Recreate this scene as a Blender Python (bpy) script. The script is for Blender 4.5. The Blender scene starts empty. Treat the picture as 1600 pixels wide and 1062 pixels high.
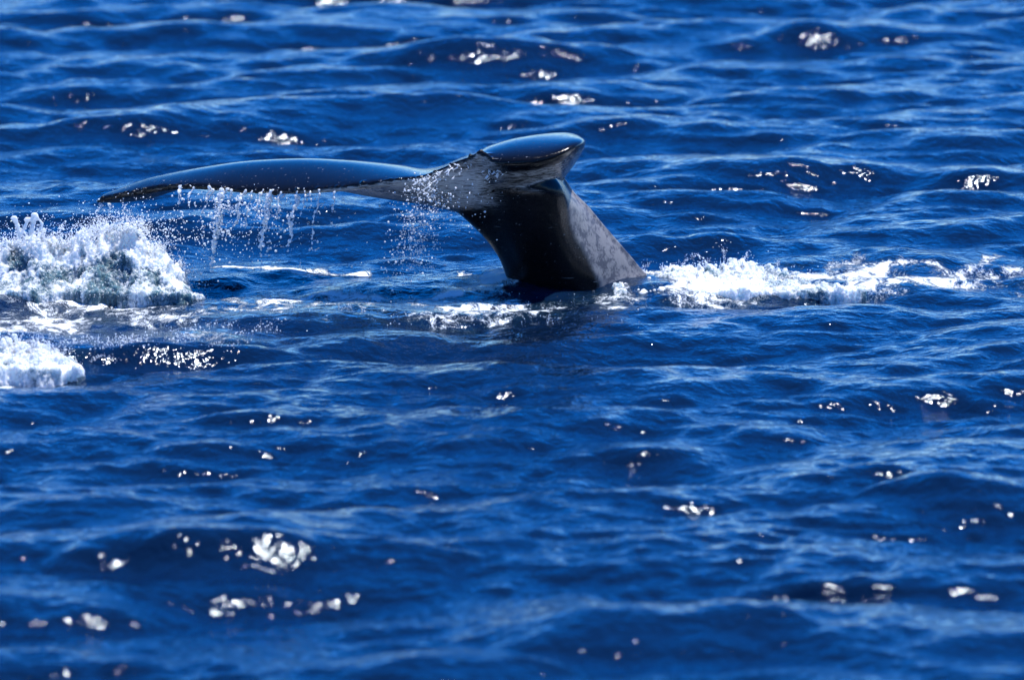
import bpy, bmesh, math, random
import numpy as np, time
T0 = time.time()
def lap(s): print('LAP', s, round(time.time() - T0, 1), flush=True)
from mathutils import Vector

# ------------------------------------------------------------------ camera, sky, sun
sc = bpy.context.scene
col = sc.collection
R = math.radians
DIST, CAMH, FPX = 51.0, 6.8, 13340.0          # metres, metres, focal length in 1600-px pixels
PITCH = math.atan(CAMH / DIST) + 76.0 / FPX   # downward

cd = bpy.data.cameras.new('camera')
cam = bpy.data.objects.new('camera', cd)
col.objects.link(cam)
cam.location = (0, -DIST, CAMH)
cam.rotation_euler = (math.pi / 2 - PITCH, 0, 0)
cd.sensor_width = 36
cd.lens = FPX / 1600 * 36
cd.clip_end = 20000
cd.dof.use_dof = True
cd.dof.focus_distance = math.hypot(DIST, CAMH) + 0.1
cd.dof.aperture_fstop = 2.2
sc.camera = cam

SUN_EL, SUN_AZ = 73.0, 60.0                   # azimuth to the right of straight ahead
w = bpy.data.worlds.new('World')
sc.world = w
w.use_nodes = True
nt = w.node_tree
bg = nt.nodes['Background']
sky = nt.nodes.new('ShaderNodeTexSky')
sky.sky_type = 'NISHITA'
sky.sun_disc = False
sky.sun_elevation = R(SUN_EL)
sky.sun_rotation = R(SUN_AZ)
sky.altitude = 2500
sky.air_density = 1.0
sky.dust_density = 0.0
sky.ozone_density = 6.0
bg.inputs['Strength'].default_value = 0.15
hs = nt.nodes.new('ShaderNodeHueSaturation')       # the deep, saturated blue of a polarised clear sky, alike all over
hs.inputs['Hue'].default_value = 0.513; hs.inputs['Saturation'].default_value = 1.4
nt.links.new(sky.outputs[0], hs.inputs['Color'])
nt.links.new(hs.outputs[0], bg.inputs[0])

sd = bpy.data.lights.new('sun', 'SUN')
sd.energy = 4.0
sd.angle = R(0.5)
sd.color = (1.0, 0.995, 0.98)
sun = bpy.data.objects.new('sun', sd)
col.objects.link(sun)
sdir = Vector((math.sin(R(SUN_AZ)) * math.cos(R(SUN_EL)), math.cos(R(SUN_AZ)) * math.cos(R(SUN_EL)), math.sin(R(SUN_EL))))
sun.rotation_euler = sdir.to_track_quat('Z', 'Y').to_euler()

sc.view_settings.view_transform = 'Standard'
sc.view_settings.look = 'None'
sc.view_settings.exposure = 0.72
sc.view_settings.gamma = 1.0
sc.cycles.use_denoising = True
sc.cycles.max_bounces = 8
sc.cycles.transmission_bounces = 6
sc.cycles.sample_clamp_indirect = 6.0

# ------------------------------------------------------------------ measuring helpers
cp, sp = math.cos(PITCH), math.sin(PITCH)
def P(px, py, y):
    """place seen at photo pixel (px, py), standing at depth y metres behind the tail's waterline"""
    a = (px - 800.0) / FPX
    b = (531.0 - py) / FPX
    d = np.array((a, cp + b * sp, -sp + b * cp))
    t = (y + DIST) / d[1]
    return np.array((a * t, y, CAMH + d[2] * t))
def G(px, py, z=0.0):
    """spot on the water at pixel (px, py)"""
    a = (px - 800.0) / FPX
    b = (531.0 - py) / FPX
    d = np.array((a, cp + b * sp, -sp + b * cp))
    t = (z - CAMH) / d[2]
    return np.array((a * t, -DIST + d[1] * t))

rng = np.random.default_rng(11)
random.seed(5)

# ------------------------------------------------------------------ noise
def _hash(ix, iy, iz, seed):
    h = (ix * 374761393 + iy * 668265263 + iz * 2147483647 + seed * 974634777) & 0xFFFFFFFF
    h = ((h ^ (h >> 13)) * 1274126177) & 0xFFFFFFFF
    h = h ^ (h >> 16)
    return (h & 0xFFFF).astype(np.float64) / 65535.0
def vnoise(p, seed=0):
    p = np.asarray(p, dtype=np.float64)
    i = np.floor(p).astype(np.int64)
    f = p - i
    f = f * f * f * (f * (f * 6 - 15) + 10)
    out = 0
    for dx in (0, 1):
        wx = f[:, 0] if dx else 1 - f[:, 0]
        for dy in (0, 1):
            wy = f[:, 1] if dy else 1 - f[:, 1]
            for dz in (0, 1):
                wz = f[:, 2] if dz else 1 - f[:, 2]
                out = out + wx * wy * wz * _hash(i[:, 0] + dx, i[:, 1] + dy, i[:, 2] + dz, seed)
    return out * 2 - 1
def fbm(p, oct=4, seed=0, gain=0.5):
    s, a = 0, 1.0
    p = np.asarray(p, dtype=np.float64)
    for o in range(oct):
        s = s + a * vnoise(p * (2.03 ** o) + o * 17.3, seed + o)
        a *= gain
    return s
def sstep(a, b, x):
    t = np.clip((x - a) / (b - a), 0, 1)
    return t * t * (3 - 2 * t)

def cr(pts, n, closed=False):
    """Catmull-Rom through pts"""
    pts = np.asarray(pts, float); m = len(pts); out = []
    seg = m if closed else m - 1
    for i in range(seg):
        if closed: p0, p1, p2, p3 = (pts[(i + j) % m] for j in (-1, 0, 1, 2))
        else: p0, p1, p2, p3 = pts[max(i - 1, 0)], pts[i], pts[i + 1], pts[min(i + 2, m - 1)]
        for t in np.arange(n) / n:
            out.append(0.5 * (2 * p1 + (p2 - p0) * t + (2 * p0 - 5 * p1 + 4 * p2 - p3) * t ** 2 + (3 * p1 - p0 - 3 * p2 + p3) * t ** 3))
    if not closed: out.append(pts[-1])
    return np.array(out)
# ------------------------------------------------------------------ object helpers
def new_obj(name, me, mat=None, parent=None, smooth=True, label=None, cat=None, group=None, kind=None):
    o = bpy.data.objects.new(name, me)
    col.objects.link(o)
    if mat: me.materials.append(mat)
    if parent: o.parent = parent
    if smooth and len(me.polygons):
        me.polygons.foreach_set('use_smooth', np.ones(len(me.polygons), dtype=bool))
    if label: o['label'] = label
    if cat: o['category'] = cat
    if group: o['group'] = group
    if kind: o['kind'] = kind
    return o
def mesh_np(name, v, f):
    """fast mesh: v (n,3) and f (m,k) arrays, one polygon size"""
    me = bpy.data.meshes.new(name)
    v = np.ascontiguousarray(v, dtype=np.float32)
    f = np.ascontiguousarray(f, dtype=np.int32)
    me.vertices.add(len(v)); me.vertices.foreach_set('co', v.ravel())
    m, k = f.shape
    me.loops.add(m * k); me.loops.foreach_set('vertex_index', f.ravel())
    me.polygons.add(m)
    me.polygons.foreach_set('loop_start', np.arange(0, m * k, k, dtype=np.int32))
    me.polygons.foreach_set('loop_total', np.full(m, k, dtype=np.int32))
    me.update(calc_edges=True)
    return me
def set_attr(me, name, vals):
    a = me.attributes.new(name, 'FLOAT', 'POINT')
    a.data.foreach_set('value', np.ascontiguousarray(vals, dtype=np.float32))
def get_np(me):
    v = np.empty(len(me.vertices) * 3, dtype=np.float32); me.vertices.foreach_get('co', v)
    n = np.empty(len(me.vertices) * 3, dtype=np.float32); me.vertices.foreach_get('normal', n)
    return v.reshape(-1, 3).astype(np.float64), n.reshape(-1, 3).astype(np.float64)
def remeshed(pieces, voxel, smooth_it=6, smooth_f=0.5):
    """closed overlapping shells -> one continuous skin"""
    me = bpy.data.meshes.new('tmp')
    vs, fs, off = [], [], 0
    for v, f in pieces:
        vs.append(np.asarray(v)); fs += [[i + off for i in q] for q in f]; off += len(v)
    me.from_pydata(np.concatenate(vs).tolist(), [], fs)
    me.update()
    bm = bmesh.new(); bm.from_mesh(me); bmesh.ops.recalc_face_normals(bm, faces=bm.faces); bm.to_mesh(me); bm.free()
    o = bpy.data.objects.new('tmp', me); col.objects.link(o)
    m = o.modifiers.new('r', 'REMESH'); m.mode = 'VOXEL'; m.voxel_size = voxel
    if smooth_it:
        s = o.modifiers.new('s', 'SMOOTH'); s.iterations = smooth_it; s.factor = smooth_f
    dg = bpy.context.evaluated_depsgraph_get(); dg.update()
    out = bpy.data.meshes.new_from_object(o.evaluated_get(dg))
    bpy.data.objects.remove(o); bpy.data.meshes.remove(me)
    return out

def main_and_rest(me):
    """split a mesh into its largest connected piece and all the loose bits"""
    v, _ = get_np(me); nv = len(v); m = len(me.polygons)
    lt = np.empty(m, dtype=np.int32); me.polygons.foreach_get('loop_total', lt)
    vi = np.empty(len(me.loops), dtype=np.int32); me.loops.foreach_get('vertex_index', vi)
    assert (lt == 4).all()
    q = vi.reshape(-1, 4)
    ed = np.concatenate([q[:, [0, 1]], q[:, [1, 2]], q[:, [2, 3]]])
    lab = np.arange(nv)
    while True:
        mn = np.minimum(lab[ed[:, 0]], lab[ed[:, 1]]); new = lab.copy()
        np.minimum.at(new, ed[:, 0], mn); np.minimum.at(new, ed[:, 1], mn)
        new = new[new]; new = new[new]
        if (new == lab).all(): break
        lab = new
    big = np.bincount(lab).argmax()
    out = []
    for keep in (lab == big, lab != big):
        idx = np.cumsum(keep) - 1
        f = q[keep[q[:, 0]]]
        out.append(mesh_np(me.name, v[keep], idx[f]) if len(f) else None)
    return out

_t = (1 + 5 ** .5) / 2
ICO_V = np.array([(-1, _t, 0), (1, _t, 0), (-1, -_t, 0), (1, -_t, 0), (0, -1, _t), (0, 1, _t), (0, -1, -_t), (0, 1, -_t), (_t, 0, -1), (_t, 0, 1), (-_t, 0, -1), (-_t, 0, 1)], dtype=float)
ICO_V /= np.linalg.norm(ICO_V[0])
ICO_F = np.array([(0, 11, 5), (0, 5, 1), (0, 1, 7), (0, 7, 10), (0, 10, 11), (1, 5, 9), (5, 11, 4), (11, 10, 2), (10, 7, 6), (7, 1, 8), (3, 9, 4), (3, 4, 2), (3, 2, 6), (3, 6, 8), (3, 8, 9), (4, 9, 5), (2, 4, 11), (6, 2, 10), (8, 6, 7), (9, 8, 1)])
def drops(pts, rad, stretch=None):
    """many droplets as one shell list -> (v, f)"""
    pts = np.asarray(pts, float); rad = np.asarray(rad, float); n = len(pts)
    jit = 1 + 0.25 * rng.standard_normal((n, 1, 3))
    if stretch is not None: jit = jit * np.asarray(stretch)[:, None, :]
    ang = rng.uniform(0, 6.28, n); c, s = np.cos(ang)[:, None], np.sin(ang)[:, None]
    base = np.stack([c * ICO_V[None, :, 0] - s * ICO_V[None, :, 1], s * ICO_V[None, :, 0] + c * ICO_V[None, :, 1], np.broadcast_to(ICO_V[None, :, 2], (n, 12))], -1)
    v = base * rad[:, None, None] * jit + pts[:, None, :]
    f = ICO_F[None] + 12 * np.arange(n)[:, None, None]
    return v.reshape(-1, 3), f.reshape(-1, 3)

# ------------------------------------------------------------------ materials
def mat_new(name):
    m = bpy.data.materials.new(name); m.use_nodes = True
    return m, m.node_tree.nodes, m.node_tree.links, m.node_tree.nodes['Principled BSDF']
def noise_node(N, L, scale, detail=3, rough=0.5, vec=None, dist=0.0):
    n = N.new('ShaderNodeTexNoise'); n.inputs['Scale'].default_value = scale
    n.inputs['Detail'].default_value = detail; n.inputs['Roughness'].default_value = rough; n.inputs['Distortion'].default_value = dist
    if vec: L.new(vec, n.inputs['Vector'])
    return n
def ramp(N, L, src, a, b, ca=(0, 0, 0, 1), cb=(1, 1, 1, 1)):
    r = N.new('ShaderNodeMapRange'); r.interpolation_type = 'SMOOTHSTEP'
    r.inputs['From Min'].default_value = a; r.inputs['From Max'].default_value = b
    L.new(src, r.inputs['Value'])
    return r.outputs['Result']
def math_node(N, L, op, a, b=None):
    n = N.new('ShaderNodeMath'); n.operation = op
    for k, s in enumerate((a, b)):
        if s is None: continue
        if isinstance(s, (int, float)): n.inputs[k].default_value = s
        else: L.new(s, n.inputs[k])
    return n.outputs[0]
def mix_col(N, L, fac, a, b):
    n = N.new('ShaderNodeMix'); n.data_type = 'RGBA'
    if isinstance(fac, (int, float)): n.inputs[0].default_value = fac
    else: L.new(fac, n.inputs[0])
    for k, s in ((6, a), (7, b)):
        if isinstance(s, tuple): n.inputs[k].default_value = s
        else: L.new(s, n.inputs[k])
    return n.outputs[2]
def mix_f(N, L, fac, a, b):
    n = N.new('ShaderNodeMix'); n.data_type = 'FLOAT'
    L.new(fac, n.inputs[0]); n.inputs[2].default_value = a; n.inputs[3].default_value = b
    return n.outputs[0]

def make_sea_mat():
    m, N, L, b = mat_new('sea_water')
    geo = N.new('ShaderNodeNewGeometry')
    mp = N.new('ShaderNodeMapping'); L.new(geo.outputs['Position'], mp.inputs['Vector'])
    mp.inputs['Scale'].default_value = (1.0, 0.8, 1.0)
    fo = N.new('ShaderNodeAttribute'); fo.attribute_name = 'foam'
    # lacy foam: thresholded warped noise, more of it where the churn is strong
    mpf = N.new('ShaderNodeMapping'); L.new(geo.outputs['Position'], mpf.inputs['Vector'])
    mpf.inputs['Scale'].default_value = (1.0, 0.38, 1.0)
    n1 = noise_node(N, L, 8.0, 8, 0.70, mpf.outputs[0], 1.4)
    vor = N.new('ShaderNodeTexVoronoi'); vor.feature = 'DISTANCE_TO_EDGE'; vor.inputs['Scale'].default_value = 24
    wn = noise_node(N, L, 9, 3, 0.5, mpf.outputs[0])
    vadd = N.new('ShaderNodeVectorMath'); vadd.operation = 'MULTIPLY_ADD'
    L.new(wn.outputs['Color'], vadd.inputs[0]); vadd.inputs[1].default_value = (0.5, 0.5, 0.5); L.new(mpf.outputs[0], vadd.inputs[2])
    L.new(vadd.outputs[0], vor.inputs['Vector'])
    edge = ramp(N, L, vor.outputs['Distance'], 0.16, 0.0)
    s1 = math_node(N, L, 'MULTIPLY', edge, 0.10)
    s2 = math_node(N, L, 'ADD', n1.outputs['Fac'], s1)
    nl = noise_node(N, L, 2.6, 3, 0.55, mpf.outputs[0], 0.8)
    s2 = math_node(N, L, 'ADD', s2, math_node(N, L, 'MULTIPLY', math_node(N, L, 'SUBTRACT', nl.outputs['Fac'], 0.55), 0.75))
    s3 = math_node(N, L, 'ADD', s2, math_node(N, L, 'MULTIPLY', fo.outputs['Fac'], 1.07))
    fm = ramp(N, L, s3, 0.96, 1.14)
    # aerated pale water around the foam
    aer = math_node(N, L, 'MULTIPLY', ramp(N, L, fo.outputs['Fac'], 0.15, 0.75), ramp(N, L, s2, 0.35, 0.75))
    deep = mix_col(N, L, aer, (0.0022, 0.0105, 0.032, 1), (0.04, 0.11, 0.13, 1))
    colr = mix_col(N, L, fm, deep, (0.82, 0.86, 0.88, 1))
    # ripples too fine for the mesh
    r1 = noise_node(N, L, 13, 3, 0.55, mp.outputs[0], 0.4)
    r2 = noise_node(N, L, 42, 2, 0.5, mp.outputs[0], 0.2)
    r0 = noise_node(N, L, 5.5, 2, 0.5, mp.outputs[0], 0.6)
    rs = math_node(N, L, 'ADD', math_node(N, L, 'MULTIPLY', r0.outputs['Fac'], 0.022), math_node(N, L, 'MULTIPLY', r1.outputs['Fac'], 0.019))
    rs = math_node(N, L, 'ADD', rs, math_node(N, L, 'MULTIPLY', r2.outputs['Fac'], 0.0022))
    rs = math_node(N, L, 'ADD', rs, math_node(N, L, 'MULTIPLY', fm, 0.012))
    bp = N.new('ShaderNodeBump'); bp.inputs['Strength'].default_value = 1.0; bp.inputs['Distance'].default_value = 1.0
    L.new(rs, bp.inputs['Height'])
    N.remove(b)
    out = N['Material Output']
    df = N.new('ShaderNodeBsdfDiffuse'); L.new(colr, df.inputs['Color']); L.new(bp.outputs[0], df.inputs['Normal'])
    gl = N.new('ShaderNodeBsdfGlossy'); gl.distribution = 'BECKMANN'; gl.inputs['Color'].default_value = (0.82, 0.92, 1.0, 1); gl.inputs['Roughness'].default_value = 0.13
    L.new(bp.outputs[0], gl.inputs['Normal'])
    fr = N.new('ShaderNodeFresnel'); fr.inputs['IOR'].default_value = 1.333; L.new(bp.outputs[0], fr.inputs['Normal'])
    ff = math_node(N, L, 'MULTIPLY', fr.outputs[0], math_node(N, L, 'SUBTRACT', 1.0, math_node(N, L, 'MULTIPLY', fm, 0.8)))
    mx = N.new('ShaderNodeMixShader'); L.new(ff, mx.inputs[0]); L.new(df.outputs[0], mx.inputs[1]); L.new(gl.outputs[0], mx.inputs[2])
    L.new(mx.outputs[0], out.inputs['Surface'])
    return m

def make_foam_mat():
    """white water: 'air' attribute = how much air is in it (0 green-grey churned water .. 1 white froth)"""
    m, N, L, b = mat_new('white_water')
    geo = N.new('ShaderNodeNewGeometry')
    at = N.new('ShaderNodeAttribute'); at.attribute_name = 'air'
    n1 = noise_node(N, L, 26, 5, 0.65, geo.outputs['Position'], 0.5)
    n2 = noise_node(N, L, 95, 2, 0.6, geo.outputs['Position'])
    s = math_node(N, L, 'ADD', at.outputs['Fac'], math_node(N, L, 'MULTIPLY', math_node(N, L, 'SUBTRACT', n1.outputs['Fac'], 0.5), 1.3))
    s = math_node(N, L, 'ADD', s, math_node(N, L, 'MULTIPLY', math_node(N, L, 'SUBTRACT', n2.outputs['Fac'], 0.5), 0.7))
    f = ramp(N, L, s, 0.1, 0.95)
    L.new(mix_col(N, L, f, (0.06, 0.125, 0.155, 1), (0.80, 0.83, 0.85, 1)), b.inputs['Base Color'])
    L.new(mix_f(N, L, f, 0.12, 0.45), b.inputs['Roughness'])
    b.inputs['IOR'].default_value = 1.333
    b.inputs['Subsurface Weight'].default_value = 0.7
    b.inputs['Subsurface Radius'].default_value = (0.10, 0.12, 0.13)
    b.inputs['Subsurface Scale'].default_value = 0.8
    bp = N.new('ShaderNodeBump'); bp.inputs['Strength'].default_value = 0.8; bp.inputs['Distance'].default_value = 0.02
    L.new(math_node(N, L, 'ADD', n1.outputs['Fac'], math_node(N, L, 'MULTIPLY', n2.outputs['Fac'], 0.5)), bp.inputs['Height'])
    L.new(bp.outputs[0], b.inputs['Normal'])
    return m

def make_drop_mat(name, trans):
    m, N, L, b = mat_new(name)
    b.inputs['Base Color'].default_value = (0.86, 0.92, 0.97, 1)
    b.inputs['Roughness'].default_value = 0.14
    b.inputs['IOR'].default_value = 1.333
    b.inputs['Transmission Weight'].default_value = trans
    b.inputs['Subsurface Weight'].default_value = 0.85
    b.inputs['Subsurface Radius'].default_value = (0.03, 0.032, 0.034)
    b.inputs['Subsurface Scale'].default_value = 1.0
    return m

def make_whale_mat():
    m, N, L, b = mat_new('whale_skin')
    geo = N.new('ShaderNodeNewGeometry')
    pale = N.new('ShaderNodeAttribute'); pale.attribute_name = 'pale'       # pale underside of the flukes
    flank = N.new('ShaderNodeAttribute'); flank.attribute_name = 'flank'    # mottled grey flank, its sunlit lightness put into the colour
    mp = N.new('ShaderNodeMapping'); L.new(geo.outputs['Position'], mp.inputs['Vector']); mp.inputs['Scale'].default_value = (5, 9, 30)
    st = noise_node(N, L, 3.2, 5, 0.7, mp.outputs[0], 0.6)
    base = noise_node(N, L, 6, 4, 0.6, geo.outputs['Position'])
    dark = mix_col(N, L, base.outputs['Fac'], (0.002, 0.002, 0.0025, 1), (0.006, 0.006, 0.007, 1))
    pf = math_node(N, L, 'MULTIPLY', pale.outputs['Fac'], ramp(N, L, math_node(N, L, 'ADD', st.outputs['Fac'], math_node(N, L, 'MULTIPLY', pale.outputs['Fac'], 0.20)), 0.46, 0.78))
    c1 = mix_col(N, L, pf, dark, (0.54, 0.55, 0.54, 1))
    n2 = noise_node(N, L, 13, 8, 0.72, geo.outputs['Position'], 0.2)
    n3 = noise_node(N, L, 60, 3, 0.6, geo.outputs['Position'])
    blotch = ramp(N, L, math_node(N, L, 'ADD', n2.outputs['Fac'], math_node(N, L, 'MULTIPLY', n3.outputs['Fac'], 0.22)), 0.56, 0.69)
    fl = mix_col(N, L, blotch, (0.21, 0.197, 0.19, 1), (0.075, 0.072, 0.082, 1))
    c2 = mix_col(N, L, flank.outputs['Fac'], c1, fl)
    # thin pale scratches
    mps = N.new('ShaderNodeMapping'); L.new(geo.outputs['Position'], mps.inputs['Vector']); mps.inputs['Scale'].default_value = (3, 3, 55)
    sn = noise_node(N, L, 2.4, 2, 0.5, mps.outputs[0])
    sf = math_node(N, L, 'MULTIPLY', ramp(N, L, sn.outputs['Fac'], 0.735, 0.76), 0.5)
    c3 = mix_col(N, L, sf, c2, (0.35, 0.36, 0.37, 1))
    sq_ = noise_node(N, L, 45, 4, 0.6, geo.outputs['Position'], 0.4)
    c3 = mix_col(N, L, math_node(N, L, 'MULTIPLY', ramp(N, L, sq_.outputs['Fac'], 0.66, 0.70), 0.35), c3, (0.4, 0.4, 0.41, 1))
    L.new(c3, b.inputs['Base Color'])
    wet = noise_node(N, L, 7, 6, 0.7, mp.outputs[0], 0.5)
    rg = N.new('ShaderNodeMix'); rg.data_type = 'FLOAT'; L.new(flank.outputs['Fac'], rg.inputs[0]); rg.inputs[3].default_value = 0.42
    wr = N.new('ShaderNodeMapRange'); wr.inputs['From Min'].default_value = .35; wr.inputs['From Max'].default_value = .65; wr.inputs['To Min'].default_value = .10; wr.inputs['To Max'].default_value = .21
    L.new(wet.outputs['Fac'], wr.inputs['Value']); mt = N.new('ShaderNodeAttribute'); mt.attribute_name = 'stock'; L.new(math_node(N, L, 'ADD', wr.outputs['Result'], math_node(N, L, 'MULTIPLY', mt.outputs['Fac'], 0.14)), rg.inputs[2]); L.new(rg.outputs[0], b.inputs['Roughness'])
    b.inputs['IOR'].default_value = 1.34
    b.inputs['Coat Weight'].default_value = 0.0
    b.inputs['Coat Roughness'].default_value = 0.12
    b.inputs['Coat IOR'].default_value = 1.333
    bn = noise_node(N, L, 38, 4, 0.6, geo.outputs['Position'])
    bp = N.new('ShaderNodeBump'); bp.inputs['Strength'].default_value = 0.45; bp.inputs['Distance'].default_value = 0.01
    mpl = N.new('ShaderNodeMapping'); L.new(geo.outputs['Position'], mpl.inputs['Vector'])
    mpl.inputs['Rotation'].default_value = (0, 0, R(24)); mpl.inputs['Scale'].default_value = (13, 0.7, 4)
    ln = noise_node(N, L, 2.2, 5, 0.65, mpl.outputs[0], 0.5)      # fine grooves across the flukes
    L.new(math_node(N, L, 'ADD', math_node(N, L, 'MULTIPLY', bn.outputs['Fac'], 0.08), math_node(N, L, 'MULTIPLY', ln.outputs['Fac'], 0.7)), bp.inputs['Height']); L.new(bp.outputs[0], b.inputs['Normal'])
    return m

M_SEA, M_FOAM, M_WHALE = make_sea_mat(), make_foam_mat(), make_whale_mat()
M_DROP = make_drop_mat('falling_water', 0.12)
M_SPRAY = make_drop_mat('spray', 0.0)

# ------------------------------------------------------------------ the sea
def grow(a, step, g, end):
    out = []
    x = a
    while abs(x) < end:
        step *= g; x += step; out.append(x)
    return out
xd = np.linspace(-4.9, 4.9, 981)
xr = grow(4.9, 0.01, 1.05, 900)
xs = np.concatenate([-np.array(xr[::-1]), xd, xr])
# rows: equal steps of view angle inside the frame
ang = np.linspace(math.atan(CAMH / (DIST - 17.5)), math.atan(CAMH / (DIST + 29)), 1120)
yd = CAMH / np.tan(ang) - DIST
yf = grow(yd[-1], yd[-1] - yd[-2], 1.05, 6000)
yn = [-v for v in grow(-yd[0], yd[1] - yd[0], 1.08, 160)]
ys = np.concatenate([np.array(yn[::-1]), yd, yf])
nx, ny = len(xs), len(ys)
dx = np.gradient(xs); dy = np.gradient(ys)

# wave bands, one per octave: each a periodic random sea of its own size, so nothing repeats together
def band(lo, hi, slope, spread, tile, n, seed):
    g = np.random.default_rng(seed)
    kf = np.fft.fftfreq(n, tile / n) * 2 * math.pi
    KX, KY = np.meshgrid(kf, kf)                         # [row=y, col=x]
    kk = np.hypot(KX, KY); kk[0, 0] = 1
    lamb = 2 * math.pi / kk
    inb = ((lamb >= lo) & (lamb < hi)).astype(float); inb[0, 0] = 0
    d = np.arctan2(KX, -KY) - R(20)                      # 0 = running towards the camera
    d = (d + math.pi) % (2 * math.pi) - math.pi
    wgt = inb * (np.exp(-(d / spread) ** 2 / 2) + 0.05) / kk ** 2   # equal slope in every direction ring
    A = wgt * (g.standard_normal((n, n)) + 1j * g.standard_normal((n, n)))
    h = np.fft.ifft2(A) * n * n
    ms = np.mean(np.real(np.fft.ifft2(1j * KX * A) * n * n) ** 2 + np.real(np.fft.ifft2(1j * KY * A) * n * n) ** 2)
    sc_ = slope / math.sqrt(ms)
    h = np.real(h) * sc_
    dx_ = np.real(np.fft.ifft2(-1j * KX / kk * A) * n * n) * sc_
    dy_ = np.real(np.fft.ifft2(-1j * KY / kk * A) * n * n) * sc_
    return h, dx_, dy_
def sample(f, tile):
    n = f.shape[0]
    u = (xs / tile * n + 31.7) % n; v = (ys / tile * n + 11.3) % n
    iu = np.floor(u).astype(int); iv = np.floor(v).astype(int); fu = (u - iu)[None, :]; fv = (v - iv)[:, None]
    iu1, iv1 = (iu + 1) % n, (iv + 1) % n
    r0, r1 = f[iv % n], f[iv1]
    top = r0[:, iu % n] * (1 - fu) + r0[:, iu1] * fu
    bot = r1[:, iu % n] * (1 - fu) + r1[:, iu1] * fu
    return top * (1 - fv) + bot * fv
BANDS = [  # lo, hi, rms slope, spread, tile, n, chop
    (2.4, 5.0, .050, .70, 53.0, 512, 1.0),
    (1.2, 2.4, .080, .85, 47.0, 1024, 1.2),
    (.6, 1.2, .092, 1.0, 23.0, 1024, 1.0),
    (.3, .6, .095, 1.1, 13.3, 1024, .7),
    (.15, .3, .084, 1.2, 7.7, 1024, .5),
    (.075, .15, .065, 1.3, 4.3, 1024, .3),
    (.04, .075, .050, 1.5, 2.3, 1024, .2)]
H = np.zeros((ny, nx)); XX = np.tile(xs[None, :], (ny, 1)); YY = np.tile(ys[:, None], (1, nx))
H_LONG = None
for bi, (lo, hi, sl, spr, tile, n_, ch) in enumerate(BANDS):
    h, hx, hy = band(lo, hi, sl, spr, tile, n_, 140 + bi)
    am = sstep(2.0, 4.2, lo * 1.25 / dy)[:, None] * sstep(2.0, 4.0, lo * 1.25 / dx)[None, :]
    if bi >= 4:      # gusts: patches of rougher and smoother water, finer ripples stronger behind the crests
        am = am * (0.75 + 0.55 * gust)
    H += sample(h, tile) * am
    XX += sample(hx, tile) * am * ch
    YY += sample(hy, tile) * am * ch
    if bi == 3:
        gx, gy = np.meshgrid(xs, ys)
        gust = fbm(np.stack([gx.ravel() * .55, gy.ravel() * .22, gx.ravel() * 0], -1), 2, 9).reshape(ny, nx)

# a few waves the photograph shows plainly: (px, py of crest, half width m, half depth m, height m, skew of crest line)
def ridge(px, py, wx, wy, h, tilt=0.0, steep=2.2):
    c = G(px, py + h * 260)
    u = (XX - c[0]); v = (YY - c[1]) - tilt * u
    vv = np.where(v < 0, v * steep, v) / wy              # steeper towards the camera
    return h * np.exp(-(u / wx) ** 2 - vv ** 2) - 0.25 * h * np.exp(-(u / wx) ** 2 - ((v + wy) / wy) ** 2)
YY = YY - 0.9 * H                                       # crests lean forward, towards the camera
X0, Y0 = XX.copy(), YY.copy()
calm = np.exp(-((XX - 0.2) / 2.6) ** 2 - ((YY + 0.1) / 1.6) ** 2)
H = H * (1 - 0.35 * calm)
for r in ((230, 172, .8, .6, .13, .2), (640, 135, 1.1, .7, .13, .15), (800, 65, 1.2, .7, .10, 0), (1400, 745, .6, .5, .09, -.3),
          (1190, 660, .45, .6, .08, .1), (370, 838, .8, .5, .15, -.05), (1100, 365, .8, .6, .07, .1),
          (270, 516, .75, .30, .13, .12), (400, 330, 1.1, .6, .10, -.1), (1060, 955, 1.0, .7, .10, 0)):
    H = H + ridge(*r)
H -= 0.02

foam = np.zeros_like(H)
def churn(px, py, wx, wy, s, tilt=0.0):
    global foam
    c = G(px, py)
    u = X0 - c[0]; v = (Y0 - c[1]) - tilt * u
    foam = np.maximum(foam, s * np.exp(-(np.abs(u) / wx) ** 2.5 - (np.abs(v) / wy) ** 2.5))
churn(750, 452, .30, .6, .5)
churn(772, 438, .14, .4, .85)
churn(720, 485, .5, .8, .47)
churn(775, 478, .20, .18, .62)
churn(690, 500, .22, .25, .52)
churn(860, 476, .6, .7, .36)
churn(540, 460, .6, .5, .48)
churn(960, 468, .5, .7, .38)
churn(230, 478, .7, 1.0, .5)
churn(60, 492, .6, 1.2, .56)
churn(420, 470, .7, 1.0, .47)
churn(560, 485, .5, .8, .42)
churn(1100, 440, .45, 1.0, .62)
churn(1330, 428, .75, 1.1, .47)
churn(1500, 424, .7, 1.0, .45)
churn(1420, 436, .7, .45, .46)
churn(50, 570, .4, .9, .5)
churn(260, 530, .75, .5, .42)
churn(100, 450, .9, 1.2, .6)

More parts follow.
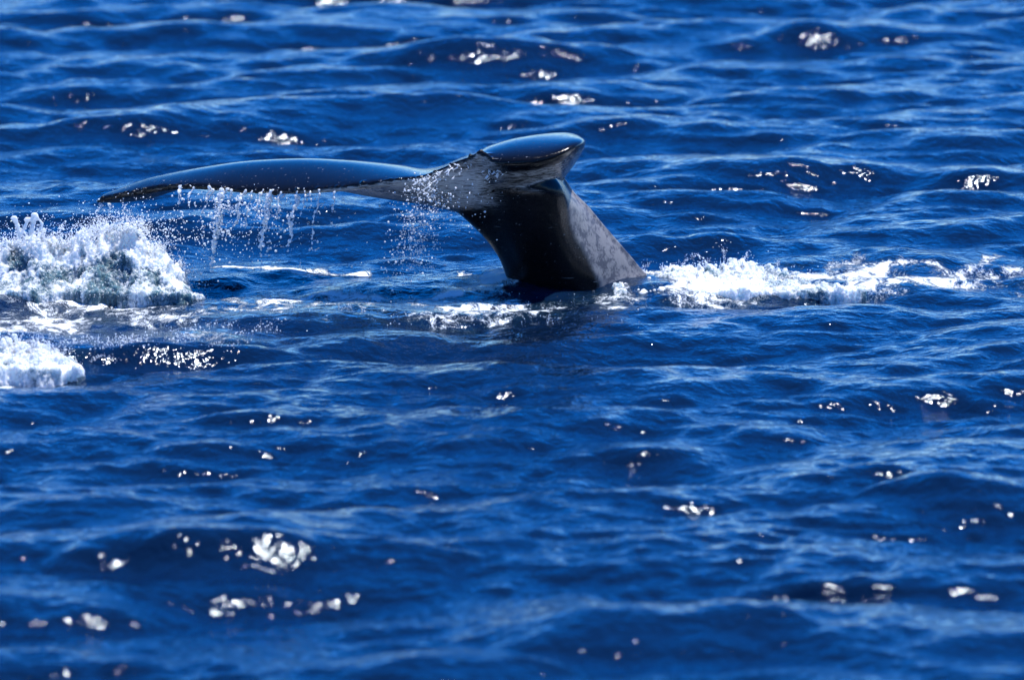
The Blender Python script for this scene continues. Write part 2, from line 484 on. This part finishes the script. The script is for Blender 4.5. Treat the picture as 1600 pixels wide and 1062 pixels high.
def streak(path, w, s):
    """thin winding line of foam along a path given in photo pixels"""
    global foam
    q = cr(np.array([G(*p) for p in path]), 8)
    m = (X0 > q[:, 0].min() - .6) & (X0 < q[:, 0].max() + .6) & (Y0 > q[:, 1].min() - 1.5) & (Y0 < q[:, 1].max() + 1.5)
    iy, ix = np.where(m)
    px_, py_ = X0[iy, ix], Y0[iy, ix]
    nz = fbm(np.stack([px_ * 4, py_ * 1.6, 0 * px_ + s * 9], -1), 4, int(path[0][0]))
    d = np.full(len(px_), 9.0)
    px_ = px_ + .05 * nz
    py_ = py_ + .18 * fbm(np.stack([px_ * 3, py_ * 1.2, 0 * px_ + 5], -1), 3, 5)
    for a, b in zip(q[:-1], q[1:]):
        ax, ay, bx, by = a[0], a[1] * .32, b[0], b[1] * .32
        ex, ey = bx - ax, by - ay
        t = np.clip(((px_ - ax) * ex + (py_ * .32 - ay) * ey) / (ex * ex + ey * ey + 1e-9), 0, 1)
        d = np.minimum(d, np.hypot(px_ - ax - t * ex, py_ * .32 - ay - t * ey))
    val = s * np.exp(-(d / (w * (1 + .5 * nz))) ** 2)
    foam[iy, ix] = np.maximum(foam[iy, ix], val)
for path, w_, s_ in (([(345, 413), (390, 415), (450, 419), (520, 422), (570, 424)], .035, .95), ([(735, 437), (765, 441), (795, 448)], .05, .85),
                     ([(520, 462), (580, 460), (650, 463), (720, 460)], .035, .9), ([(420, 456), (470, 459), (520, 456)], .035, .9), ([(640, 472), (690, 488), (745, 484), (805, 474)], .05, .82), ([(640, 500), (720, 503), (790, 492)], .04, .72),
                     ([(690, 458), (715, 474), (745, 466), (765, 455)], .05, .75), ([(330, 472), (430, 463), (520, 471), (600, 463)], .035, .70), ([(150, 484), (215, 473), (265, 486)], .05, .76),
                     ([(0, 503), (40, 500), (85, 494)], .05, .8), ([(300, 492), (380, 484), (450, 494)], .035, .68), ([(820, 484), (900, 476), (980, 480)], .03, .68),
                     ([(1280, 443), (1350, 440), (1420, 436), (1490, 430)], .05, .8), ([(1335, 422), (1380, 410), (1430, 408), (1475, 416)], .05, .85), ([(1480, 433), (1545, 426), (1610, 420)], .04, .78),
                     ([(1400, 424), (1470, 428), (1530, 414), (1565, 398)], .035, .78), ([(1230, 432), (1300, 424), (1360, 428)], .05, .8)):
    streak(path, w_ * 1.9, s_ * (.70 if path[0][0] < 1000 else .66))

lap('sea fields')
verts = np.stack([XX, YY, H], -1).reshape(-1, 3)
ii = (np.arange(ny - 1)[:, None] * nx + np.arange(nx - 1)[None, :]).ravel()
quads = np.stack([ii, ii + 1, ii + nx + 1, ii + nx], -1)
me = mesh_np('sea', verts, quads)
set_attr(me, 'foam', foam.ravel())
new_obj('sea', me, M_SEA, kind='structure', label='deep blue choppy sea with sun glints and streaks of foam')
sea_px = 800 + FPX * XX / ((YY + DIST) * cp - (H - CAMH) * sp)
sea_py = 531 - FPX * ((H - CAMH) * cp + (YY + DIST) * sp) / ((YY + DIST) * cp - (H - CAMH) * sp)
def sea_beads(x0_, x1_, mid, half, n, seed, r, thin=1.0):
    """white beads added on the water to stand in for sun sparkle: mid(px) is the row of the crest"""
    g = np.random.default_rng(seed)
    ok = (sea_px > x0_) & (sea_px < x1_) & (np.abs(sea_py - mid(sea_px)) < half)
    ok[:-1] &= np.diff(H, axis=0) > -.002
    iy, ix = np.where(ok)
    wgt = np.clip(.25 + fbm(np.stack([XX[iy, ix] * 9, YY[iy, ix] * 3, 0 * iy], -1), 3, seed), 0, None) ** 2
    i = g.choice(len(iy), min(n, int((wgt > 0).sum())), replace=False, p=wgt / wgt.sum())
    rr_ = r[0] + (r[1] - r[0]) * g.uniform(0, 1, len(i)) ** 2
    return np.stack([XX[iy[i], ix[i]] + g.normal(0, .03, len(i)), YY[iy[i], ix[i]] + g.normal(0, .05, len(i)), H[iy[i], ix[i]] + rr_ * .5], -1), rr_
def sea_z(x, y):
    i = np.clip(np.searchsorted(ys, y), 1, ny - 1); j = np.clip(np.searchsorted(xs, x), 1, nx - 1)
    return H[i, j]

lap('sea mesh')
# ------------------------------------------------------------------ the whale's tail
def loft(rings):
    """rings: list of (n,3) closed loops -> closed shell"""
    n = len(rings[0]); v = [p for r in rings for p in r]; f = []
    for a in range(len(rings) - 1):
        for b in range(n):
            f.append([a * n + b, a * n + (b + 1) % n, (a + 1) * n + (b + 1) % n, (a + 1) * n + b])
    f.append(list(range(n))[::-1]); f.append([(len(rings) - 1) * n + b for b in range(n)])
    return np.array(v), f

U = np.concatenate([[0.0, 0.006, 0.014, 0.026, 0.04, 0.065], np.linspace(0.09, 0.86, 24), [0.9, 0.93, 0.96, 0.98, 0.992, 1.0]])
def fluke_ring(px, te, top, bot, y0, y1, te_th, drift=0.0, peak=0.55, drop=10, low_peak=0.5, edge_w=.04, te_up=1.0):
    """blade section across the fluke: trailing edge near, leading edge far"""
    up, lo = [], []
    for u in U:
        y = y0 + (y1 - y0) * u
        nose = math.sqrt(max(0.0, 1 - max(0, (u - 0.8) / 0.2) ** 2))
        edge = min(1, math.sqrt(u / edge_w * (2 - min(1, u / edge_w))))
        fu = math.sin(min(1, u / peak) * math.pi / 2) ** 0.8
        fl = math.sin(min(1, u / low_peak) * math.pi / 2)
        pu = te - te_up * te_th * edge * (1 - fu) + (top - te) * fu + drop * max(0, (u - peak) / (1 - peak)) ** 1.6
        pl = te + (2 - te_up) * te_th * edge * (1 - fl) + (bot - te) * fl
        mid = (pu + pl) / 2
        pu, pl = mid + (pu - mid) * nose, mid + (pl - mid) * nose
        x = px + drift * u
        up.append(P(x, pu, y)); lo.append(P(x, pl, y))
    return np.array(up + lo[::-1][1:-1])
def stations(rows, n):
    return cr(np.array(rows, float), n)

# px, te, top, bot, y0, y1, te thickness(px), drift, peak, drop
LEFT = [
    (151, 315, 313, 317, .06, .12, 1.5, 0, .5, 0),
    (163, 309, 303, 317, .02, .24, 3, 2, .5, 1),
    (182, 304, 296, 317, -.02, .36, 3.5, 3, .55, 3),
    (225, 296, 280, 312, -.07, .52, 4, 4, .6, 5),
    (256, 291, 272.5, 303, -.10, .60, 4, 4, .6, 6),
    (288, 290, 266, 293, -.12, .68, 4, 4, .6, 7),
    (319, 291, 260.5, 288, -.14, .75, 4, 4, .6, 8),
    (366, 296, 253.5, 283, -.16, .84, 4, 4, .6, 9),
    (412, 298, 249.5, 282, -.18, .90, 4, 4, .6, 10),
    (475, 298, 247.5, 288, -.20, .95, 4, 4, .6, 10),
    (537, 292, 250, 300, -.22, .98, 4, 4, .6, 10),
    (580, 286, 253.5, 308, -.24, .98, 4, 3, .6, 9),
    (627, 280, 258.5, 315, -.26, .95, 4, 2, .6, 8),
    (660, 276, 263.5, 320, -.28, .9, 4, 1, .6, 6),
    (690, 264, 259, 326, -.30, .8, 4, 0, .55, 4),
    (722, 250, 246, 332, -.32, .7, 4, 0, .55, 4),
    (755, 242, 236, 330, -.34, .6, 4, 0, .55, 4),
    (790, 240, 232, 320, -.25, .55, 4, 0, .55, 4),
]
LEFT = [r[:4] + (r[4] + .65 * float(sstep(640, 190, r[0])), r[5] + .65 * float(sstep(640, 190, r[0]))) + r[6:] for r in LEFT]   # the blade sweeps away towards its tip
RIGHT = [
    (742, 247, 243, 290, -.30, .45, 3, 0, .5, 3),
    (758, 250, 231, 300, -.36, .6, 5, 0, .5, 4),
    (776, 254, 224, 302, -.40, .75, 8, 2, .5, 6),
    (800, 255, 217, 302, -.43, .95, 10, 2, .5, 8),
    (830, 253, 211.5, 298, -.44, 1.15, 10, 2, .5, 10),
    (855, 248, 208.5, 292, -.43, 1.3, 10, 0, .5, 12),
    (877, 240, 207, 283, -.40, 1.4, 9, -4, .5, 12),
    (893, 232, 207.5, 268, -.35, 1.4, 8, -8, .5, 12),
    (905, 227, 210, 253, -.27, 1.3, 7, -12, .5, 10),
    (912, 224, 214, 242, -.15, 1.1, 5, -12, .5, 8),
    (915, 223, 219, 231, .02, .8, 3, -8, .5, 4),
]
STOCK = [  # level: (x,y px, depth) for left edge, belly, belly-right, ridge, right edge, back right, back left
    (600, 905, 950, 1000, 1035, 1130), (520, 842, 890, 940, 985, 1100), (455, 799, 850, 898, 936, 1044), (430, 790, 842, 890, 924, 1008),
    (402, 779, 834, 880, 910, 984), (371, 756, 820, 868, 894, 958), (346, 731, 810, 862, 886, 937), (321, 704, 800, 858, 883, 917),
    (300, 700, 795, 850, 878, 896), (282, 715, 790, 842, 868, 884), (268, 735, 790, 830, 850, 866)]
srings = []; ridge_pts = []
for py, xl, xf, xf2, xr1, xr2 in STOCK:
    e = sstep(250, 470, py); k_ = .32 * min(1.4, max(0, (py - 300) / 155))
    ctrl = [P(xl, py, .12 + k_), P((xl * .55 + xf * .45), py, -.03 + k_), P(xf, py, -.12 + k_), P(xf2, py, -.15 + k_), P(xr1, py, -.08 + k_), P(xr1 * .72 + xr2 * .28, py, .02 + k_), P(xr2 - 6, py, .26 + k_),
            P(xr2, py, .34 + k_), P(xr2 - 25 - 40 * e, py, .62 + .1 * e + k_), P((xl + xr2) / 2, py, .72 + .15 * e + k_), P(xl + 25, py, .5 + k_)]
    ridge_pts.append(ctrl[4])
    srings.append(cr(ctrl, 5, closed=True))
srings = list(np.stack([cr(np.array([r[i] for r in srings]), 4) for i in range(len(srings[0]))], 1))
lr = [fluke_ring(*s, te_up=.35) for s in stations(LEFT, 9)]
rr = [fluke_ring(*s, low_peak=.42, edge_w=.19) for s in stations(RIGHT, 9)]
pieces = [loft(lr), loft(rr), loft(srings)]
# knobbly trailing edge
kp, kr = [], []
L_ = stations(LEFT, 12)
x = 160.0
while x < 752:
    j = int(np.argmin(np.abs(L_[:, 0] - x)))
    kp.append(P(x, L_[j, 1] + random.uniform(-1, 2.5), L_[j, 4] + random.uniform(-.004, .012))); kr.append(random.uniform(.009, .024))
    x += random.uniform(4, 13)
for q in ((752, 238, -.36), (757, 243, -.37), (748, 240, -.37), (762, 246, -.37)):
    kp.append(P(*q)); kr.append(.022)
kv, kf = drops(kp, kr)
pieces.append((kv, kf.tolist()))
wme = remeshed(pieces, 0.0095, 5, 0.55)
v, n = get_np(wme)
# colour zones by body part, some with light and shade painted in
tx = (v[:, 0] * FPX / (v[:, 1] + DIST)) + 800
body_z = v[:, 2]
under = sstep(0.05, -0.25, n[:, 2]) * sstep(.42, .52, body_z)
wig = fbm(v * np.array([2.5, 2.5, 6]), 4, 3)
pl_l = under * sstep(800, 740, tx) * sstep(.42, .55, body_z + .05 * wig) * (0.12 + 0.78 * sstep(300, 640, tx))
pl_r = under * sstep(740, 790, tx) * sstep(.60, .68, body_z + .05 * wig) * (.35 + .4 * sstep(905, 850, tx)) * sstep(.04, .10, v[:, 1] - np.interp(tx, [r[0] for r in RIGHT], [r[4] for r in RIGHT]))  # strip behind the right rim stays black: the rim's shade, painted
set_attr(wme, 'pale', np.clip(np.maximum(pl_l, pl_r) * (1 + .4 * wig), 0, 1))
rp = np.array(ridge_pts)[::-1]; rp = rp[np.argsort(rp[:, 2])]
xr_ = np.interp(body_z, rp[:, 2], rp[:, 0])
fl = sstep(.0, .05, v[:, 0] - xr_ + .02 * wig) * sstep(.72, .60, body_z)  # lighter beyond the ridge: sunlight on that side painted into the skin
set_attr(wme, 'stock', sstep(.68, .56, body_z))
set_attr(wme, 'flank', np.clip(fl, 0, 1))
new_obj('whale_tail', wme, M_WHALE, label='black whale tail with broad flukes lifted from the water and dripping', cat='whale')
lap('whale')

# ------------------------------------------------------------------ white water thrown up by the tail
def mound(outline, base_py, y_front, y_crest, y_back, rough=.05, seed=0, blobs=260, br=(.005, .016), voxel=.0065, face=1.0, crown=()):
    """heap of broken water: outline gives its crest line, base_py the row where it meets the sea in front"""
    g = np.random.default_rng(seed)
    o = np.array(outline, float)
    xs_ = np.arange(o[0, 0], o[-1, 0] + .1, 3.0)
    tops = np.interp(xs_, o[:, 0], o[:, 1])
    rings, crest = [], []
    for x, t in zip(xs_, tops):
        pk = vnoise(np.array([[x * .09, seed, .5], [x * .23, seed, 7.5], [x * .5, seed, 3.5]])); t = t - 9 * max(0, 1 - 3 * abs(pk[0])) - 7 * max(0, 1 - 3 * abs(pk[1])) - 4 * max(0, 1 - 3 * abs(pk[2])) + 5
        wob = .05 * math.sin(x * .031 + seed) + .03 * math.sin(x * .083 + 2 * seed)
        b = P(x, base_py, y_front + wob); c = P(x, t + 9, y_crest + wob)
        c[2] = max(c[2], b[2] - .25)
        pr = []
        for u in np.linspace(0, 1, 14):           # front face, hollow below and steep near the crest
            pr.append(b + (c - b) * np.array((u, u ** .75, u ** (1.05 * face))))
        bk = P(x, base_py, y_back); bk[2] = -.1
        for u in np.linspace(0, 1, 8)[1:]:
            pr.append(c + (bk - c) * np.array((u, u, u ** 1.3)))
        pr.append(np.array((b[0], (y_front + y_back) / 2, -.35))); pr.append(b + np.array((0, -.03, -.2)))
        rings.append(np.array(pr)); crest.append(c)
    rings = np.array(rings); crest = np.array(crest)
    fl_ = rings.reshape(-1, 3)
    hgt = np.clip((fl_[:, 2] + .05) / .3, 0, 1)
    for ax in range(3):
        fl_[:, ax] += rough * (.35 + .65 * hgt) * fbm(fl_ * np.array([9, 8, 4.5]) + ax * 31, 4, seed + ax, .6)
    rings = fl_.reshape(rings.shape)
    pcs = [loft(list(rings))]
    # sharp ragged peaks
    # torn lumps and fingers along the crest
    bp_, br_ = [], []
    for _ in range(blobs):
        q = crest[g.integers(0, len(crest))]
        up = abs(g.normal(0, .035)) - .03
        bp_.append(q + np.array((g.normal(0, .03), g.normal(0, .06), up))); br_.append(g.uniform(*br) * (1.0 if up < .02 else .6))
    for _ in range(blobs // 9):                   # fingers flung up and out
        q = crest[g.integers(0, len(crest))] + np.array((0, g.normal(0, .05), -.02))
        vel = np.array((g.normal(0, .5), g.normal(0, .4), g.uniform(.5, 1.4))); r = g.uniform(.006, .012); ln = g.uniform(.04, .13)
        for t in np.linspace(0, ln, 8):
            bp_.append(q + vel * t + np.array((0, 0, -4.9)) * t * t); br_.append(r * (1 - .45 * t / ln))
        bp_.append(q + vel * ln * 1.12 + np.array((0, 0, -4.9)) * (ln * 1.12) ** 2); br_.append(r * .8)
    for path, r in crown:
        for q in cr(np.array([P(*p) for p in path]), 10):
            bp_.append(q); br_.append(r * g.uniform(.8, 1.2))
        bp_.append(P(*path[-1])); br_.append(r * 1.5)
    bv, bf = drops(bp_, br_)
    pcs.append((bv, bf.tolist()))
    me, loose = main_and_rest(remeshed(pcs, voxel, 2, .5))
    v, n = get_np(me)
    d = .35 * rough * fbm(v * np.array([30, 26, 11]), 4, seed + 5, .65) + .08 * rough * vnoise(v * 90, seed + 8)
    v2 = v + n * d[:, None]
    me.vertices.foreach_set('co', v2.astype(np.float32).ravel()); me.update()
    ctop = np.interp(v[:, 0], crest[:, 0], crest[:, 2])
    rel = v[:, 2] / np.maximum(ctop, .06)
    if loose: set_attr(loose, 'air', np.full(len(loose.vertices), 1.0))
    return me, loose, v2, n, rel, crest

def spray(crest, n, seed, up=.1, dx=.05, dy=.1, r=(.002, .006)):
    g = np.random.default_rng(seed)
    q = crest[g.integers(0, len(crest), n)]
    p = q + np.stack([g.normal(0, dx, n), g.normal(0, dy, n), np.abs(g.normal(0, up, n)) * g.uniform(0, 1, n) - .01], -1)
    return p, r[0] + (r[1] - r[0]) * g.uniform(0, 1, n) ** 2.5
def face_beads(v, n, rel, cnt, seed, r=(.002, .005), lo=-.1, hi=1.1):
    g = np.random.default_rng(seed)
    ok = np.where((n[:, 1] < .1) & (rel > lo) & (rel < hi) & (v[:, 2] > -.08))[0]
    i = g.choice(ok, min(cnt, len(ok)), replace=False)
    rr_ = g.uniform(*r, len(i))
    return v[i] + n[i] * rr_[:, None] * .6, rr_
def arcs(crest, n, seed, r=(.002, .005)):
    """torn strings of water flung off a crest"""
    g = np.random.default_rng(seed); p, rr_ = [], []
    for _ in range(n):
        q = crest[g.integers(0, len(crest))] + np.array((0, g.normal(0, .06), -.01))
        vel = np.array((g.normal(0, .55), g.normal(0, .4), g.uniform(.3, 1.5))); r0_ = g.uniform(*r); ln = g.uniform(.06, .24); t = 0.0
        while t < ln:
            f = t / ln
            if g.uniform() > f * .75: p.append(q + vel * t + np.array((0, 0, -4.9)) * t * t + g.normal(0, .003 + .008 * f, 3)); rr_.append(r0_ * (1.1 - .5 * f) * g.uniform(.7, 1.3))
            t += r0_ * 1.1 / max(.3, np.linalg.norm(vel))
    return np.array(p), np.array(rr_)
def spray_obj(name, sets, label, mat=None):
    p = np.concatenate([a for a, _ in sets]); r = np.concatenate([b for _, b in sets])
    v, f = drops(p, r)
    return new_obj(name, mesh_np(name, v, f), mat or M_SPRAY, label=label, cat='spray', kind='stuff')

# the big splash under the left fluke tip
me, loose, v, n, rel, crest = mound([(-120, 404), (-60, 398), (-20, 394), (0, 390), (14, 380), (31, 374), (50, 364), (65, 368), (93, 376), (121, 368), (140, 356), (152, 351), (169, 350), (192, 353), (206, 347), (222, 344),
                              (232, 364), (246, 380), (258, 394), (270, 412), (284, 426), (294, 450), (304, 476), (318, 520)], 457, -.12, .34, .8, rough=.042, seed=3, blobs=300,
                             crown=(([(31, 371, .2), (28, 355, .18), (22, 341, .16)], .014), ([(48, 366, .2), (52, 350, .2), (54, 336, .2)], .014), ([(33, 366, .2), (40, 352, .2), (43, 343, .2)], .010), ([(62, 360, .2), (66, 350, .2), (58, 340, .2)], .010)))
wg = fbm(v * 5, 4, 77)
wg2 = fbm(v * np.array([15, 12, 5]), 4, 177)
set_attr(me, 'air', np.clip(sstep(.30, .85, rel + .2 * wg) * .6 + .34 + .2 * wg + .45 * wg2, 0, 1.15))
o = new_obj('splash', me, M_FOAM, label='tall white splash breaking under the left fluke tip', cat='splash')
if loose: new_obj('flung_water', loose, M_FOAM, parent=o, kind='stuff')
spray_obj('spray', [spray(crest, 4200, 21, .11, .06, .1, (.0018, .005)), arcs(crest, 150, 23), face_beads(v, n, rel, 2600, 22, (.0015, .004))], 'fine white droplets flying off the tall splash at the left')

# smaller froth nearer the camera at the left edge
yn_ = G(50, 575)[1]
me, loose, v, n, rel, crest = mound([(-140, 545), (-80, 538), (-30, 533), (0, 533), (30, 531), (60, 536), (85, 545), (105, 558), (125, 570)], 577, yn_, yn_ + .5, yn_ + .95, rough=.045, seed=9, blobs=260, br=(.005, .014))
wg = fbm(v * 6, 4, 78)
set_attr(me, 'air', np.clip(.75 + .3 * wg, 0, 1.1))
o = new_obj('splash', me, M_FOAM, label='low frothy splash at the left edge, nearer than the tall one', cat='splash')
if loose: new_obj('flung_water', loose, M_FOAM, parent=o, kind='stuff')
spray_obj('spray', [spray(crest, 900, 31, .05, .05, .1, (.0018, .005)), arcs(crest, 50, 33), face_beads(v, n, rel, 1800, 32, (.002, .006))], 'sparkling beads on the low frothy splash at the left edge')

# churned white wash behind the tail stock
me, loose, v, n, rel, crest = mound([(960, 436), (1007, 424), (1038, 420), (1077, 415), (1108, 417), (1135, 405), (1162, 411), (1197, 414), (1228, 420), (1262, 430), (1290, 442), (1320, 458), (1350, 472)], 453, -.02, .75, 1.3, rough=.045, seed=14, blobs=240, br=(.005, .014), face=.9)
wg = fbm(v * 5, 4, 79)
set_attr(me, 'air', np.clip(.9 - .45 * sstep(.0, .6, v[:, 0] - P(1135, 430, .5)[0] + .3 * wg) + .5 * wg, 0, 1.1))
o = new_obj('splash', me, M_FOAM, label='low white wash of churned foam to the right of the tail stock', cat='splash')
if loose: new_obj('flung_water', loose, M_FOAM, parent=o, kind='stuff')
spray_obj('spray', [spray(crest, 500, 41, .04, .05, .1, (.0015, .004)), arcs(crest, 30, 43, (.0015, .0035)), face_beads(v, n, rel, 700, 42)], 'fine droplets over the white wash right of the tail stock')
lap('splashes')

# ------------------------------------------------------------------ water running off the flukes
def strand(path, r, g, lace=1, wander=.006):
    """one falling thread: joined at the top, beading and breaking up further down"""
    pts, rad = [], []
    p = cr(np.array([P(*q) for q in path]), 40)
    ln = np.concatenate([[0], np.cumsum(np.linalg.norm(np.diff(p, axis=0), axis=1))])
    tot = ln[-1]
    for _ in range(lace):
        s_ = 0.0; phs = g.uniform(0, 6.28, 4); rr = r * g.uniform(.7, 1.0); stop = tot * (g.uniform(.92, 1) if _ == 0 else g.uniform(.4, .95))
        while s_ < stop:
            u = s_ / tot
            q = np.array([np.interp(s_, ln, p[:, i]) for i in range(3)])
            wv = wander * (1 + 1.5 * (lace > 1) * (1 - u))
            q[0] += wv * (math.sin(s_ * 31 + phs[0]) + .6 * math.sin(s_ * 83 + phs[1])); q[1] += wv * math.sin(s_ * 37 + phs[2])
            bead = .55 + .75 * max(0, math.sin(s_ * 150 + phs[3] + 2 * math.sin(s_ * 40))) ** 2
            gap = math.sin(s_ * 55 + phs[1]) + math.sin(s_ * 143 + phs[0])
            if not (u > .4 and gap < -1.6 + 1.1 * u):
                pts.append(q); rad.append(rr * bead * (1.15 - .22 * u))
            s_ += rr * .7
    return pts, rad
def stream(path, r, seed, label, lace=1, stray=14):
    g = np.random.default_rng(seed)
    y_ = float(np.interp(path[0][0], L_[:, 0], L_[:, 4]))
    path = [(a, b, y_ - (.0 if k == 0 else .02)) for k, (a, b, c) in enumerate(path)]
    pts, rad = strand(path, r * 1.9, g, lace)
    for _ in range(stray):
        q = pts[g.integers(0, len(pts))]
        pts.append(q + g.normal(0, .022, 3) * np.array((1, .6, 1))); rad.append(g.uniform(.0025, .005))
    v, f = drops(pts, np.maximum(rad, .0022))
    me, loose = main_and_rest(remeshed([(v, f.tolist())], .0026, 1, .4))
    o = new_obj('water_stream', me, M_DROP, label=label, cat='water stream', group='streams of water falling from the left fluke')
    if loose: new_obj('drops', loose, M_DROP, parent=o, kind='stuff')
    return o
E = -.2
stream([(350, 295, -.17), (342, 318, E), (341, 345, E), (334, 385, E), (328, 420, E)], .0062, 1, 'long lacy stream, thickest of those falling from the left fluke', 4, 60)
stream([(379, 297, -.18), (375, 318, E), (371, 340, E), (364, 352, E), (355, 366, E)], .0055, 2, 'stream curling left just right of the thickest falling stream', 2, 40)
stream([(424, 297, -.2), (419, 320, E), (413, 352, E), (409, 385, E), (406, 418, E)], .0062, 3, 'long straight stream falling under the middle of the left fluke', 3, 36)
stream([(466, 299, -.21), (459, 325, E), (455, 350, E), (452, 380, E), (450, 402, E)], .005, 4, 'beaded long stream just left of the rightmost long one', 2, 26)
stream([(501, 297, -.22), (494, 325, E), (488, 360, E), (485, 397, E)], .0046, 5, 'broken stream of drops, rightmost of the long ones under the left fluke', 1, 26)
stream([(411, 297, -.2), (405, 315, E), (399, 332, E)], .0046, 6, 'short stream just left of the long straight one', 1, 12)
stream([(331, 292, -.16), (322, 315, E), (313, 336, E)], .005, 7, 'short slanting stream left of the thickest one', 2, 18)
stream([(302, 291, -.14), (297, 304, E), (294, 318, E)], .0042, 8, 'short thin drip right of the slanting drip above the tall splash', 1, 10)
stream([(485, 298, -.22), (485, 308, E), (484, 322, E)], .004, 9, 'tiny drip between the two rightmost long streams', 1, 6)
stream([(361, 297, -.18), (359, 312, E), (356, 330, E)], .0044, 10, 'short drip between the thickest stream and the curling one', 1, 12)
stream([(393, 298, -.19), (390, 316, E), (385, 340, E), (381, 362, E)], .0046, 11, 'thin stream midway between the curling and the long straight one', 1, 16)
stream([(441, 299, -.2), (437, 318, E), (433, 345, E)], .0046, 12, 'short stream just right of the long straight one', 2, 14)
stream([(478, 299, -.21), (474, 315, E), (471, 338, E)], .0042, 13, 'short thin stream just right of the beaded one', 1, 12)
stream([(524, 298, -.22), (521, 312, E), (519, 330, E)], .004, 14, 'faint drip nearest the tail stock under the left fluke', 1, 8)
stream([(286, 291, -.13), (281, 303, E), (277, 322, E)], .0042, 15, 'slanting drip over the right end of the tall splash', 2, 12)
stream([(158, 318, .05), (154, 326, .03), (150, 335, .03)], .003, 61, 'tiny drip right at the tip of the left fluke', 2, 10)
stream([(174, 318, .03), (173, 327, .02), (170, 338, .02)], .003, 62, 'drip second from the tip of the left fluke', 2, 10)
stream([(195, 317, .0), (197, 325, .0), (194, 334, .0)], .003, 63, 'drip third from the tip of the left fluke', 2, 10)

g = np.random.default_rng(90)
def cloud(n, cx, cy, sx, sy, y, r=(.003, .0085), shear=0.0, sy_d=.08, ymin=303):
    px = g.normal(0, 1, n); py = g.normal(0, 1, n)
    py = np.where(cy + sy * py < ymin, (ymin - cy) / sy + np.abs(py) * .4, py)
    p = np.array([P(cx + sx * a + shear * sy * b, cy + sy * b, y + sy_d * c) for a, b, c in zip(px, py, g.normal(0, 1, n))])
    return p, r[0] + (r[1] - r[0]) * g.uniform(0, 1, n) ** 3.2
spray_obj('spray', [cloud(150, 400, 318, 75, 12, .08), cloud(330, 400, 352, 62, 30, .08), cloud(110, 300, 370, 28, 26, .25), cloud(60, 262, 360, 12, 16, .3), cloud(150, 340, 345, 18, 32, .15), cloud(90, 415, 340, 14, 36, .05)],
          'scattered drops falling beneath the left fluke between the streams', M_DROP)
spray_obj('spray', [cloud(620, 652, 368, 20, 34, -.3, shear=-.25, ymin=270), cloud(240, 668, 318, 24, 20, -.34, ymin=270), cloud(160, 640, 405, 26, 16, -.3), cloud(60, 735, 330, 28, 34, -.36, ymin=280)],
          'shower of small drops falling beside the black tail stock', M_DROP)
# runnels of water on the pale underside below the notch
g = np.random.default_rng(91)
pc = []
for x0 in (648, 656, 664, 672, 680, 690, 700, 712, 726, 765, 772, 777, 783):
    te = float(np.interp(x0, L_[:, 0], L_[:, 1])) if x0 < 755 else 263
    ln_ = g.uniform(18, 50) if x0 < 755 else g.uniform(10, 26)
    a, b = strand([(x0, te + 2, -.33), (x0 - g.uniform(0, 8), te + ln_ * .5, -.36), (x0 - g.uniform(2, 16), te + ln_, -.34)], .0042, g, 3, .012)
    v, f = drops(a, np.maximum(b, .0022)); pc.append((v, f.tolist()))
new_obj('water_stream', remeshed(pc, .0028, 1, .4), M_DROP, label='tangle of thin runnels spilling over the notch between the flukes', cat='water', kind='stuff')
spray_obj('spray', [sea_beads(95, 440, lambda p: 541 - .10 * (p - 100), 12, 900, 51, (.0015, .0055)), sea_beads(110, 400, lambda p: 560 - .08 * (p - 100), 8, 60, 52, (.0015, .004))],
          'white beads added as sun sparkle along the wave crest beside the low splash')
spray_obj('spray', [sea_beads(620, 1010, lambda p: 482 + 0 * p, 26, 150, 53, (.0015, .004)), sea_beads(170, 640, lambda p: 482 + 0 * p, 26, 260, 54, (.0015, .004))],
          'white specks added as sun sparkle on the water in front of the tail and flukes')
lap('water')
